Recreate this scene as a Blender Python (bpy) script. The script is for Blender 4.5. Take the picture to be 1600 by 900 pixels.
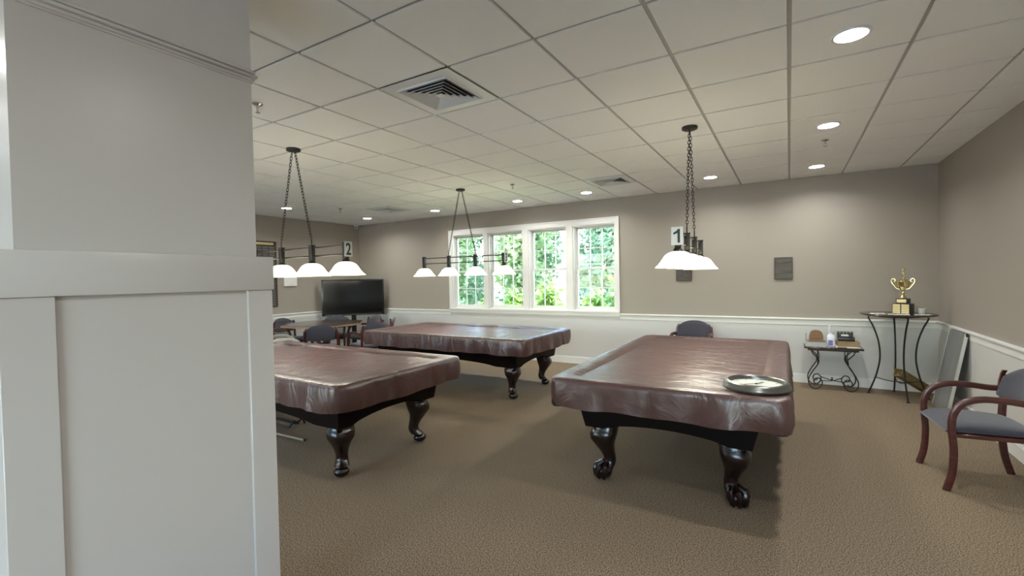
import bpy, bmesh, math, random
from mathutils import Vector, Matrix
PI = math.pi
random.seed(7)
scene = bpy.context.scene
C = scene.collection
for o in list(bpy.data.objects):
    bpy.data.objects.remove(o)

# ------------------------------------------------------------------ camera
CAMZ = 1.536
cam_d = bpy.data.cameras.new('camera'); cam = bpy.data.objects.new('camera', cam_d); C.objects.link(cam)
cam_d.sensor_width = 36; cam_d.lens = 724.5 / 1600 * 36; cam_d.clip_start = .05; cam_d.clip_end = 300
# rows: camera right, down, forward written in (x, down, depth) axes of the room
RM = ((0.8583, 0.0192, 0.5128), (-0.0060, 0.9996, -0.0274), (-0.5131, 0.0204, 0.8581))
def w(v): return Vector((v[0], v[2], -v[1]))
rt, dn, fw = (w(r).normalized() for r in RM)
fw.normalize(); rt = (rt - fw * rt.dot(fw)).normalized(); up = rt.cross(fw)
if up.dot(dn) > 0: up = -up
M = Matrix((rt, up, -fw)).transposed().to_4x4(); M.translation = (0, 0, CAMZ)
cam.matrix_world = M
scene.camera = cam

# ------------------------------------------------------------------ view, sky, sun
scene.view_settings.view_transform = 'Standard'
scene.view_settings.look = 'None'
scene.view_settings.gamma = 1
scene.view_settings.use_curve_mapping = False
scene.view_settings.exposure = 0.96
DOWN_W, PEND_W, SHADE_E, DISC_E = 8.0, 3.4, 4.6, 20.0
world = bpy.data.worlds.new('sky'); scene.world = world; world.use_nodes = True
wn = world.node_tree.nodes; wl = world.node_tree.links
bg = wn['Background']; sky = wn.new('ShaderNodeTexSky'); sky.sky_type = 'NISHITA'; sky.sun_disc = False
sky.sun_elevation = math.radians(48); sky.sun_rotation = math.radians(120); sky.air_density = 1.1; sky.dust_density = .5; sky.ozone_density = 2.0
wl.new(sky.outputs['Color'], bg.inputs['Color']); bg.inputs['Strength'].default_value = 1.5
sd = bpy.data.lights.new('sun', 'SUN'); sd.energy = 8.5; sd.angle = math.radians(1.0); sd.color = (1, .97, .92)
so = bpy.data.objects.new('sun', sd); C.objects.link(so)
so.rotation_euler = Vector((-.90, .12, -.80)).to_track_quat('-Z', 'Y').to_euler()

# ------------------------------------------------------------------ room constants
XL, XR, YB, YF, ZC = -8.81, 1.595, 7.657, -3.6, 2.863
GX, GY, T = .009, 2.923, .61

# ------------------------------------------------------------------ materials
def mat(name, col, rough=.5, metal=0., bump=None, var=None, spec=.5, coat=0., emit=None, sheen=0.):
    m = bpy.data.materials.new(name); m.use_nodes = True
    n, l = m.node_tree.nodes, m.node_tree.links
    b = n['Principled BSDF']
    b.inputs['Base Color'].default_value = (*col, 1); b.inputs['Roughness'].default_value = rough
    b.inputs['Metallic'].default_value = metal; b.inputs['Specular IOR Level'].default_value = spec
    b.inputs['Coat Weight'].default_value = coat; b.inputs['Coat Roughness'].default_value = .12
    if sheen: b.inputs['Sheen Weight'].default_value = sheen
    tc = n.new('ShaderNodeTexCoord')
    if var:                                            # (scale, amount, second colour, stretch)
        sc, lo, hi, col2, st = var
        mp = n.new('ShaderNodeMapping'); mp.inputs['Scale'].default_value = st
        l.new(tc.outputs['Object'], mp.inputs['Vector'])
        t = n.new('ShaderNodeTexNoise'); t.inputs['Scale'].default_value = sc; t.inputs['Detail'].default_value = 4
        l.new(mp.outputs['Vector'], t.inputs['Vector'])
        r = n.new('ShaderNodeValToRGB'); r.color_ramp.elements[0].position = lo; r.color_ramp.elements[1].position = hi
        r.color_ramp.elements[0].color = (*col, 1); r.color_ramp.elements[1].color = (*col2, 1)
        l.new(t.outputs['Fac'], r.inputs['Fac']); l.new(r.outputs['Color'], b.inputs['Base Color'])
    if bump:                                           # (scale, strength, distance)
        t2 = n.new('ShaderNodeTexNoise'); t2.inputs['Scale'].default_value = bump[0]; t2.inputs['Detail'].default_value = 3
        l.new(tc.outputs['Object'], t2.inputs['Vector'])
        bp = n.new('ShaderNodeBump'); bp.inputs['Strength'].default_value = bump[1]; bp.inputs['Distance'].default_value = bump[2]
        l.new(t2.outputs['Fac'], bp.inputs['Height']); l.new(bp.outputs['Normal'], b.inputs['Normal'])
    if emit:
        b.inputs['Emission Color'].default_value = (*emit[0], 1); b.inputs['Emission Strength'].default_value = emit[1]
    return m
S1 = (1, 1, 1)
m_wall = mat('taupe_wall_paint', (.305, .272, .232), .55, bump=(160, .12, .002))
m_white = mat('white_paint', (.56, .55, .525), .42, bump=(120, .06, .001))
m_trim = mat('white_gloss_trim', (.70, .695, .67), .32)
m_colpaint = mat('column_paint', (.51, .485, .455), .30, bump=(140, .05, .001))
m_tile = mat('ceiling_tile', (.84, .84, .82), .85, var=(300, .45, .62, (.80, .80, .78), S1), bump=(420, .35, .002))
m_grid = mat('ceiling_grid', (.42, .42, .40), .5)
m_vent = mat('white_enamel', (.62, .63, .62), .35)
m_dark = mat('duct_black', (.012, .012, .012), .8)
m_carpet = mat('brown_carpet', (.070, .052, .034), .95, var=(140, .38, .62, (.315, .243, .168), S1), bump=(420, .4, .002), spec=.1)
m_leg = mat('dark_mahogany', (.005, .0018, .0016), .26, var=(6, .4, .75, (.018, .004, .003), (1, 1, 4)), coat=.22)
m_cab = mat('black_cherry_cabinet', (.004, .0018, .0015), .5, spec=.12)
m_vinyl = None
m_iron = mat('black_wrought_iron', (.018, .017, .016), .42, metal=.3, bump=(80, .15, .002))
m_bronze = mat('oiled_bronze', (.035, .032, .030), .40, metal=.55)
m_signw = mat('sign_white', (.62, .64, .66), .35)
m_ink = mat('sign_ink', (.012, .03, .03), .5)
m_upb = mat('slate_blue_fabric', (.026, .024, .034), .9, var=(260, .35, .65, (.056, .051, .070), S1), bump=(320, .4, .002), sheen=.3)
m_red = mat('cherry_wood', (.044, .008, .005), .32, var=(9, .35, .7, (.095, .017, .010), (1, 1, 5)), coat=.2)
m_arm_glint = mat('arm_highlight_pale', (.42, .38, .33), .35)  # arm wood lightened to stand for a bright highlight on polished cherry
m_tvb = mat('tv_plastic', (.01, .01, .011), .25)
m_tvs = mat('tv_screen', (.004, .0045, .005), .10)
m_tabw = mat('dark_table_top', (.028, .016, .012), .25, var=(5, .4, .7, (.06, .03, .02), (1, 6, 1)), coat=.4)
m_edge = mat('table_edge_tan', (.30, .17, .09), .35)
m_felt = mat('dark_felt', (.02, .025, .022), .95)
m_plq = mat('walnut_plaque', (.035, .022, .016), .4, var=(8, .4, .7, (.07, .042, .03), (1, 1, 5)))
m_plate = mat('engraved_black_plate', (.010, .009, .008), .3)
m_brass = mat('brass_plate', (.62, .52, .28), .38, metal=.55)
m_dimbr = mat('dull_bronze_plate', (.07, .05, .03), .4, metal=.4)
m_steel = mat('dull_steel_plate', (.13, .13, .125), .45, metal=.3)
m_gold = mat('polished_gold', (.86, .74, .40), .16, metal=1.)
m_black = mat('black_plastic', (.012, .012, .013), .35)
m_paper = mat('white_paper', (.70, .71, .70), .7)
m_card = mat('cardboard', (.30, .20, .10), .8, var=(10, .4, .7, (.36, .25, .14), S1))
m_boxy = mat('yellow_brown_board', (.22, .145, .045), .7, var=(14, .4, .7, (.30, .20, .07), (1, 1, 1)))
m_pewter = mat('pewter_metal', (.19, .195, .18), .30, metal=.85)
m_face = mat('cream_dial', (.60, .62, .56), .35)
m_grey = mat('brushed_grey_laminate', (.15, .15, .145), .35, var=(3, .35, .7, (.20, .20, .19), (1, 8, 1)))
m_alu = mat('aluminium_edge', (.62, .63, .60), .3, metal=.6)
m_purple = mat('purple_label', (.20, .17, .42), .5)
m_bottle = mat('white_plastic', (.72, .74, .80), .3)
m_chrome = mat('chrome', (.55, .55, .53), .18, metal=1.)
m_lightwood = mat('maple_cue_wood', (.36, .28, .18), .3, coat=.3)
m_woodb = mat('brown_oak', (.20, .105, .05), .45, var=(7, .4, .7, (.28, .16, .08), (1, 1, 5)))
m_bark = mat('bark', (.10, .075, .055), .95, bump=(25, .6, .02))
m_grass = mat('grass', (.10, .20, .035), .95, var=(3, .35, .7, (.19, .32, .06), S1))
m_brick = mat('exterior_siding', (.45, .44, .40), .8)
m_bounce_conc = mat('pale_bounce_concrete', (.70, .655, .60), .9)  # unseen front ground, made pale to bounce daylight up to the ceiling
m_mulch = mat('mulch', (.09, .06, .045), 1., bump=(30, .8, .03))

def leafmat(name, c1, c2):
    m = mat(name, c1, .55, var=(2.2, .35, .68, c2, S1))
    n, l = m.node_tree.nodes, m.node_tree.links
    out = n['Material Output']; b = n['Principled BSDF']
    tr = n.new('ShaderNodeBsdfTranslucent'); mx = n.new('ShaderNodeMixShader'); mx.inputs[0].default_value = .4
    src = b.inputs['Base Color'].links[0].from_socket
    l.new(src, tr.inputs['Color']); l.new(b.outputs[0], mx.inputs[1]); l.new(tr.outputs[0], mx.inputs[2]); l.new(mx.outputs[0], out.inputs['Surface'])
    return m
m_leafd = leafmat('leaf_green', (.10, .17, .09), (.22, .33, .16))
m_leafy = leafmat('leaf_yellow_green', (.24, .32, .15), (.40, .48, .24))
m_leafp = leafmat('leaf_pale', (.19, .29, .18), (.36, .46, .28))
m_leafb = leafmat('leaf_lime', (.25, .40, .08), (.46, .60, .20))

def vinylmat():
    m = mat('brown_vinyl_cover', (.060, .026, .023), .35, spec=.75, var=(3, .3, .7, (.078, .034, .029), S1))
    n, l = m.node_tree.nodes, m.node_tree.links
    b = n['Principled BSDF']; tc = n.new('ShaderNodeTexCoord')
    mp = n.new('ShaderNodeMapping'); mp.inputs['Scale'].default_value = (3.2, 1.1, 1.1); mp.inputs['Rotation'].default_value = (0, 0, .5)
    l.new(tc.outputs['Object'], mp.inputs['Vector'])
    t = n.new('ShaderNodeTexNoise'); t.inputs['Scale'].default_value = 3.2; t.inputs['Detail'].default_value = 4; t.inputs['Distortion'].default_value = 1.2
    l.new(mp.outputs['Vector'], t.inputs['Vector'])
    t2 = n.new('ShaderNodeTexNoise'); t2.inputs['Scale'].default_value = 260; l.new(tc.outputs['Object'], t2.inputs['Vector'])
    b1 = n.new('ShaderNodeBump'); b1.inputs['Strength'].default_value = .8; b1.inputs['Distance'].default_value = .018
    b2 = n.new('ShaderNodeBump'); b2.inputs['Strength'].default_value = .12; b2.inputs['Distance'].default_value = .001
    l.new(t.outputs['Fac'], b1.inputs['Height']); l.new(t2.outputs['Fac'], b2.inputs['Height'])
    l.new(b1.outputs['Normal'], b2.inputs['Normal']); l.new(b2.outputs['Normal'], b.inputs['Normal'])
    return m
m_vinyl = vinylmat()

def glassmat():
    m = bpy.data.materials.new('window_glass'); m.use_nodes = True
    n, l = m.node_tree.nodes, m.node_tree.links; n.remove(n['Principled BSDF'])
    tr = n.new('ShaderNodeBsdfTransparent'); tr.inputs['Color'].default_value = (.95, .965, .96, 1)
    gl = n.new('ShaderNodeBsdfGlossy'); gl.inputs['Roughness'].default_value = .01
    fr = n.new('ShaderNodeFresnel'); fr.inputs['IOR'].default_value = 1.33
    mx = n.new('ShaderNodeMixShader'); l.new(fr.outputs[0], mx.inputs[0]); l.new(tr.outputs[0], mx.inputs[1]); l.new(gl.outputs[0], mx.inputs[2])
    l.new(mx.outputs[0], n['Material Output'].inputs['Surface'])
    return m
m_glass = glassmat()

def shademat():                                        # lit alabaster glass
    m = mat('lit_alabaster_glass', (.8, .76, .6), .3)
    n, l = m.node_tree.nodes, m.node_tree.links; b = n['Principled BSDF']
    tc = n.new('ShaderNodeTexCoord'); t = n.new('ShaderNodeTexNoise'); t.inputs['Scale'].default_value = 7; t.inputs['Distortion'].default_value = 2.2
    l.new(tc.outputs['Object'], t.inputs['Vector'])
    r = n.new('ShaderNodeValToRGB'); r.color_ramp.elements[0].position = .3; r.color_ramp.elements[1].position = .62
    r.color_ramp.elements[0].color = (.86, .80, .56, 1); r.color_ramp.elements[1].color = (1, .98, .88, 1)
    l.new(t.outputs['Fac'], r.inputs['Fac']); l.new(r.outputs['Color'], b.inputs['Emission Color'])
    sp = n.new('ShaderNodeSeparateXYZ'); l.new(tc.outputs['Object'], sp.inputs[0])
    mr = n.new('ShaderNodeMapRange'); mr.inputs['From Min'].default_value = -1.268; mr.inputs['From Max'].default_value = -1.143; l.new(sp.outputs['Z'], mr.inputs['Value'])
    r2 = n.new('ShaderNodeValToRGB'); e = r2.color_ramp.elements; e[0].position = 0; e[0].color = (.16, .16, .16, 1); e[1].position = 1; e[1].color = (.10, .10, .10, 1)
    for p_, v_ in ((.05, .22), (.20, 1), (.62, 1), (.84, .16)): q_ = e.new(p_); q_.color = (v_, v_, v_, 1)
    l.new(mr.outputs[0], r2.inputs['Fac'])
    ml = n.new('ShaderNodeMath'); ml.operation = 'MULTIPLY'; ml.inputs[1].default_value = SHADE_E; l.new(r2.outputs['Color'], ml.inputs[0]); l.new(ml.outputs[0], b.inputs['Emission Strength'])
    tr = n.new('ShaderNodeBsdfTranslucent'); tr.inputs['Color'].default_value = (.95, .92, .80, 1)
    mx = n.new('ShaderNodeMixShader'); mx.inputs[0].default_value = .25
    l.new(b.outputs[0], mx.inputs[1]); l.new(tr.outputs[0], mx.inputs[2]); l.new(mx.outputs[0], n['Material Output'].inputs['Surface'])
    return m
m_shade = shademat()
m_bulb = mat('bulb', (1, 1, 1), .4, emit=((1, .95, .84), 12))
m_disc = mat('led_lens', (1, 1, 1), .4, emit=((1, .97, .90), DISC_E))

# ------------------------------------------------------------------ mesh helpers
class MB:
    def __init__(s): s.v = []; s.f = []; s.sm = []
    def add(s, vs, fs, smooth=False):
        k = len(s.v); s.v += [tuple(v) for v in vs]; s.f += [tuple(i + k for i in f) for f in fs]; s.sm += [smooth] * len(fs); return s
    def box(s, x0, x1, y0, y1, z0, z1, M=None):
        vs = [Vector((x, y, z)) for z in (z0, z1) for y in (y0, y1) for x in (x0, x1)]
        if M: vs = [M @ v for v in vs]
        return s.add(vs, [(0, 2, 3, 1), (4, 5, 7, 6), (0, 1, 5, 4), (2, 6, 7, 3), (0, 4, 6, 2), (1, 3, 7, 5)])
    def rbox(s, x0, x1, y0, y1, z0, z1, r=.01, seg=2, M=None):
        bm = bmesh.new(); bmesh.ops.create_cube(bm, size=1)
        for v in bm.verts: v.co = Vector(((x0 + x1) / 2 + v.co.x * (x1 - x0), (y0 + y1) / 2 + v.co.y * (y1 - y0), (z0 + z1) / 2 + v.co.z * (z1 - z0)))
        bmesh.ops.bevel(bm, geom=list(bm.edges), offset=r, segments=seg, affect='EDGES', profile=.5)
        bm.verts.index_update()
        vs = [(M @ v.co) if M else v.co.copy() for v in bm.verts]
        s.add(vs, [[v.index for v in f.verts] for f in bm.faces], True); bm.free(); return s
    def lathe(s, prof, c=(0, 0, 0), n=24, smooth=True, sx=1, sy=1, M=None):
        vs = []; fs = []
        for r, z in prof:
            for i in range(n):
                a = 2 * PI * i / n; p = Vector((c[0] + r * sx * math.cos(a), c[1] + r * sy * math.sin(a), c[2] + z))
                vs.append(M @ p if M else p)
        m = len(prof)
        for j in range(m - 1):
            for i in range(n): fs.append((j * n + i, j * n + (i + 1) % n, (j + 1) * n + (i + 1) % n, (j + 1) * n + i))
        if prof[0][0] > 1e-5: fs.append(tuple(range(n))[::-1])
        if prof[-1][0] > 1e-5: fs.append(tuple((m - 1) * n + i for i in range(n)))
        return s.add(vs, fs, smooth)
    def tube(s, pts, r, n=8, closed=False, flat=None, upv=None):
        pts = [Vector(p) for p in pts]; m = len(pts); vs = []; fs = []
        ref = None
        for i, p in enumerate(pts):
            a = pts[(i - 1) % m] if (i > 0 or closed) else p
            b = pts[(i + 1) % m] if (i < m - 1 or closed) else p
            t = (b - a).normalized()
            if upv is not None: ref = Vector(upv)
            elif ref is None: ref = Vector((0, 0, 1)) if abs(t.z) < .9 else Vector((1, 0, 0))
            u = (ref - t * ref.dot(t)).normalized(); v = t.cross(u)
            if upv is None: ref = u
            rr = r[i] if isinstance(r, (list, tuple)) else r
            for k in range(n):
                an = 2 * PI * (k + .5) / n; cu, cv = math.cos(an), math.sin(an)
                if flat:                                # (half width along u, half width along v), rounded rectangle
                    e = .45; cu = math.copysign(abs(cu) ** e, cu) * flat[0]; cv = math.copysign(abs(cv) ** e, cv) * flat[1]
                    vs.append(p + (u * cu + v * cv) * rr)
                else: vs.append(p + (u * cu + v * cv) * rr)
        for j in range(m if closed else m - 1):
            j2 = (j + 1) % m
            for k in range(n): fs.append((j * n + k, j * n + (k + 1) % n, j2 * n + (k + 1) % n, j2 * n + k))
        if not closed: fs.append(tuple(range(n))[::-1]); fs.append(tuple((m - 1) * n + k for k in range(n)))
        return s.add(vs, fs, True)
    def loft(s, rings, smooth=True, cap=True):
        n = len(rings[0]); vs = [v for r in rings for v in r]; fs = []
        for j in range(len(rings) - 1):
            for i in range(n): fs.append((j * n + i, j * n + (i + 1) % n, (j + 1) * n + (i + 1) % n, (j + 1) * n + i))
        if cap: fs.append(tuple(range(n))[::-1]); fs.append(tuple((len(rings) - 1) * n + i for i in range(n)))
        return s.add(vs, fs, smooth)
    def ball(s, c, r, n=16, m=10, M=None):
        rx, ry, rz = r if isinstance(r, (tuple, list)) else (r, r, r)
        prof = [(max(math.sin(PI * j / m), 1e-6), -math.cos(PI * j / m) * rz) for j in range(m + 1)]
        return s.lathe([(q[0], q[1]) for q in prof], c, n, True, rx, ry, M)
    def prism(s, poly, z0, z1, M=None):
        n = len(poly); vs = [Vector((x, y, z)) for z in (z0, z1) for x, y in poly]
        if M: vs = [M @ v for v in vs]
        return s.add(vs, [tuple(range(n))[::-1], tuple(range(n, 2 * n))] + [(i, (i + 1) % n, n + (i + 1) % n, n + i) for i in range(n)])
    def build(s, name, m, parent=None, loc=None, rotz=0):
        me = bpy.data.meshes.new(name); me.from_pydata(s.v, [], s.f); me.materials.append(m)
        me.polygons.foreach_set('use_smooth', s.sm); me.validate(); 
        bm = bmesh.new(); bm.from_mesh(me); bmesh.ops.recalc_face_normals(bm, faces=bm.faces); bm.to_mesh(me); bm.free()
        if any(s.sm):
            try: me.set_sharp_from_angle(angle=math.radians(42))
            except Exception: pass
        o = bpy.data.objects.new(name, me); C.objects.link(o)
        if parent: o.parent = parent
        if loc: o.location = loc
        o.rotation_euler.z = rotz
        return o
def tag(o, label, cat, group=None):
    o['label'] = label; o['category'] = cat
    if group: o['group'] = group
    return o
def thing(name, label, cat, loc=(0, 0, 0), rotz=0, group=None):
    o = bpy.data.objects.new(name, None); o.empty_display_size = .1; C.objects.link(o)
    o.location = loc; o.rotation_euler = (0, 0, rotz); return tag(o, label, cat, group)
def struct(name, mb, m, parent=None):
    o = mb.build(name, m, parent)
    if not parent: o['kind'] = 'structure'
    return o
def dup(root, loc, rotz, label, group=None):
    r = root.copy(); C.objects.link(r); r.location = loc; r.rotation_euler = (0, 0, rotz); r['label'] = label
    if group: r['group'] = group
    def rec(src, dst):
        for ch in list(src.children):
            c = ch.copy(); C.objects.link(c); c.parent = dst; rec(ch, c)
    rec(root, r); return r
def spline(pts, k=6):
    P = [Vector(p) for p in pts]; P = [P[0] * 2 - P[1]] + P + [P[-1] * 2 - P[-2]]; out = []
    for i in range(1, len(P) - 2):
        for j in range(k):
            t = j / k; a, b, c, d = P[i - 1:i + 3]
            out.append(.5 * ((2 * b) + (c - a) * t + (2 * a - 5 * b + 4 * c - d) * t * t + (3 * b - a - 3 * c + d) * t ** 3))
    out.append(P[-2]); return out
def lerp(a, b, t): return a + (b - a) * t

# ================================================================== ROOM SHELL
WT = .16
WIN = [(-6.000, -5.215), (-5.105, -4.320), (-4.195, -3.420), (-3.300, -2.520)]
WZ0, WZ1 = .945, 2.445
struct('floor', MB().box(XL - .3, XR + .3, YF - .3, YB + .0, -.1, 0), m_carpet)
# ceiling: dropped tiles hanging a little below the grid
ce = MB().box(XL - .3, XR + .3, YF - .3, YB + .3, ZC + .012, ZC + .15)
ceil = struct('ceiling', ce, m_grid)
tl = MB(); g = .0115
i0 = math.floor((XL - GX) / T); i1 = math.ceil((XR - GX) / T); j0 = math.floor((YF - GY) / T); j1 = math.ceil((YB - GY) / T)
VENTS = [(-4, -1), (-4, 5), (-11, 5)]
for i in range(i0, i1):
    for j in range(j0, j1):
        if (i, j) in VENTS: continue
        x0, x1 = max(GX + i * T + g, XL), min(GX + (i + 1) * T - g, XR); y0, y1 = max(GY + j * T + g, YF), min(GY + (j + 1) * T - g, YB)
        if x1 - x0 > .02 and y1 - y0 > .02: tl.box(x0, x1, y0, y1, ZC, ZC + .011)
struct('ceiling_tiles', tl, m_tile, ceil)
# walls
bw = MB(); xs = [XL - WT]
for a, b in WIN: xs += [a, b]
xs.append(XR + WT)
bw.box(xs[0], xs[-1], YB, YB + WT, -.3, WZ0); bw.box(xs[0], xs[-1], YB, YB + WT, WZ1, ZC + .15)
for k in range(0, len(xs), 2): bw.box(xs[k], xs[k + 1], YB, YB + WT, WZ0, WZ1)
struct('wall_back', bw, m_wall)
struct('wall_right', MB().box(XR, XR + WT, YF, YB, -.1, ZC + .15), m_wall)
struct('wall_left', MB().box(XL - WT, XL, YF, YB, -.1, ZC + .15), m_wall)
fwl = MB().box(XL - WT, XR + WT, YF - WT, YF, -.3, .65).box(XL - WT, XR + WT, YF - WT, YF, 2.60, ZC + .15)
FILL_WIN = [(-8.4, -6.3), (-6.0, -3.7), (-1.0, 1.35)]  # windows added behind the camera to fill the room with daylight
fx_ = [XL - WT] + [q for ab in FILL_WIN for q in ab] + [XR + WT]
for k in range(0, len(fx_), 2): fwl.box(fx_[k], fx_[k + 1], YF - WT, YF, .65, 2.60)
struct('wall_front', fwl, m_wall)
for n_, (a, b) in enumerate(FILL_WIN):
    f_ = MB().box(a, a + .05, YF - .12, YF, .65, 2.60).box(b - .05, b, YF - .12, YF, .65, 2.60).box(a + .05, b - .05, YF - .12, YF, 2.55, 2.60).box(a + .05, b - .05, YF - .12, YF, .65, .70).box(a + .05, b - .05, YF - .08, YF - .05, 1.62, 1.67)
    wf = struct('window_%d' % (n_ + 5), f_, m_trim)  # added daylight window, out of view
    struct('window_pane', MB().box(a + .05, b - .05, YF - .068, YF - .064, .70, 2.55), m_glass, wf)
# wainscot (white lower wall), chair rail, baseboard
CX0, CX1, CZ0, CZ1 = -6.085, -2.452, .862, 2.552      # window casing outer
def wains(name, fn): struct(name, fn, m_white)
struct('trim_1', MB().box(XL, XR, YB - .008, YB, 0, .862), m_white)
struct('trim_2', MB().box(XR - .008, XR, YF, YB - .008, 0, .862), m_white)
struct('trim_3', MB().box(XL, XL + .008, YF, YB - .008, 0, .862), m_white)
def rail_profile(d): return [(0, .815), (d * .45, .815), (d * .45, .872), (d * .75, .88), (d, .888), (d, .902), (d * .6, .908), (0, .908)]
def rail_mesh(kind, a, b):
    P = rail_profile(.034); mb = MB(); vs = []
    for t in (a, b):
        for d, z in P:
            vs.append((t, YB - d, z) if kind == 'b' else ((XR - d, t, z) if kind == 'r' else (XL + d, t, z)))
    n = len(P); mb.add(vs, [tuple(range(n)), tuple(range(2 * n - 1, n - 1, -1))] + [(i, (i + 1) % n, n + (i + 1) % n, n + i) for i in range(n)])
    return mb
rb = rail_mesh('b', XL, CX0); r2 = rail_mesh('b', CX1, XR); rb.add(r2.v, r2.f)
struct('trim_4', rb, m_trim); struct('trim_5', rail_mesh('r', YF, YB), m_trim); struct('trim_6', rail_mesh('l', YF, YB), m_trim)
struct('baseboard_back', MB().box(XL, XR, YB - .022, YB, 0, .112).box(XL, XR, YB - .016, YB, .112, .125), m_trim)
struct('baseboard_right', MB().box(XR - .022, XR, YF, YB - .022, 0, .112).box(XR - .016, XR, YF, YB - .022, .112, .125), m_trim)
struct('baseboard_left', MB().box(XL, XL + .022, YF, YB - .022, 0, .112).box(XL, XL + .016, YF, YB - .022, .112, .125), m_trim)
# window casing
cs = MB(); y0, y1 = YB - .022, YB + .0
cs.box(CX0, CX1, y0, y1, WZ1, CZ1); cs.box(CX0, CX1, y0 - .012, y1, CZ0, WZ0 - .02); cs.box(CX0 , CX1 , y0 - .03, y1, WZ0 - .02, WZ0)
xx = [CX0] + [q for ab in WIN for q in ab] + [CX1]
for k in range(0, len(xx), 2): cs.box(xx[k], xx[k + 1], y0, y1, WZ0, WZ1)
cs.box(CX0 - .0, CX1 + .0, y0 - .010, y0, CZ1 - .022, CZ1); cs.box(CX0, CX0 + .02, y0 - .008, y0, WZ0, CZ1 - .022); cs.box(CX1 - .02, CX1, y0 - .008, y0, WZ0, CZ1 - .022)
struct('trim_7', cs, m_trim)
for n_, (a, b) in enumerate(WIN):
    fr = MB(); ya, yb = YB, YB + WT
    t = .018
    fr.box(a, a + t, ya, yb, WZ0, WZ1); fr.box(b - t, b, ya, yb, WZ0, WZ1); fr.box(a + t, b - t, ya, yb, WZ1 - t, WZ1); fr.box(a + t, b - t, ya, yb, WZ0, WZ0 + t)
    # stop beads
    fr.box(a + t, a + t + .015, ya + .05, ya + .062, WZ0 + t, WZ1 - t); fr.box(b - t - .015, b - t, ya + .05, ya + .062, WZ0 + t, WZ1 - t)
    wdw = struct('window_%d' % (n_ + 1), fr, m_trim)
    zm = 1.694
    for s_, (z0, z1, yy) in enumerate(((WZ0 + t, zm + .02, YB + .068), (zm - .02, WZ1 - t, YB + .104))):
        sw = .042; sa = MB(); xa, xb = a + t, b - t
        sa.box(xa, xa + sw, yy, yy + .034, z0, z1); sa.box(xb - sw, xb, yy, yy + .034, z0, z1)
        sa.box(xa + sw, xb - sw, yy, yy + .034, z0, z0 + (.055 if s_ == 0 else .036)); sa.box(xa + sw, xb - sw, yy, yy + .034, z1 - .036, z1)
        sash = struct('window_sash', sa, m_trim, wdw)
        mu = MB(); xi0, xi1, zi0, zi1 = xa + sw, xb - sw, z0 + (.055 if s_ == 0 else .036), z1 - .036
        for q in (1, 2):
            xm = lerp(xi0, xi1, q / 3); mu.box(xm - .009, xm + .009, yy + .010, yy + .024, zi0, zi1)
        zq = (zi0 + zi1) / 2; mu.box(xi0, xi1, yy + .0102, yy + .0238, zq - .009, zq + .009)
        struct('window_grille', mu, m_trim, sash)
        struct('window_pane', MB().box(xi0, xi1, yy + .015, yy + .019, zi0, zi1), m_glass, sash)

# near wall end (panelled column) on the left
KX = -1.82
struct('wall_near', MB().box(-2.5, KX, .392, 1.066, 0, ZC + .012), m_colpaint)
struct('trim_8', MB().box(-2.52, KX + .010, .367, 1.104, 0, 1.511), m_colpaint)          # flat panel layer
st = MB()
for a, b in ((.352, .467), (1.016, 1.114)): st.rbox(-2.53, -1.798, a, b, 0, 1.511, .002, 1)
st.rbox(-2.53, -1.7978, .4675, 1.0155, 0, .16, .002, 1)
struct('trim_9', st, m_colpaint)
struct('trim_10', MB().rbox(-2.54, -1.790, .335, 1.118, 1.510, 1.641, .0025, 2), m_colpaint)
cr = MB()
for z, d in ((2.332, .010), (2.345, .018), (2.362, .013)):
    cr.rbox(-2.5 - d, KX + d, .385 - d, 1.066 + d, z, z + .011, .004, 2)
cr.box(-2.505, KX + .004, .38, 1.070, 2.325, 2.378)
struct('trim_11', cr, m_colpaint)

# ================================================================== OUTSIDE
struct('ground_1', MB().box(-60, 40, YB + WT, 70, -.45, -.25), m_grass)
struct('ground_2', MB().box(-60, 40, -50, YF - WT, -.45, -.25), m_bounce_conc)  # out of view, pale reflector outside the added windows
def leaves(mb, centers, n, size, rnd, flat=.0):
    for _ in range(n):
        c, rad = rnd.choice(centers)
        while True:
            p = Vector((rnd.uniform(-1, 1), rnd.uniform(-1, 1), rnd.uniform(-1, 1)))
            if .35 < p.length < 1: break
        p = Vector(c) + Vector((p.x * rad[0], p.y * rad[1], p.z * rad[2]))
        d = Vector((rnd.gauss(0, 1), rnd.gauss(0, 1), rnd.gauss(-.3, .7))).normalized()
        s_ = Vector((rnd.gauss(0, 1), rnd.gauss(0, 1), rnd.gauss(0, .6))); s_ = (s_ - d * s_.dot(d)).normalized()
        L = size * rnd.uniform(.7, 1.3); W = L * .32; k = d.cross(s_) * L * .08
        mb.add([p, p + d * L * .45 + s_ * W + k, p + d * L, p + d * L * .45 - s_ * W + k], [(0, 1, 2), (0, 2, 3)])
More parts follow.
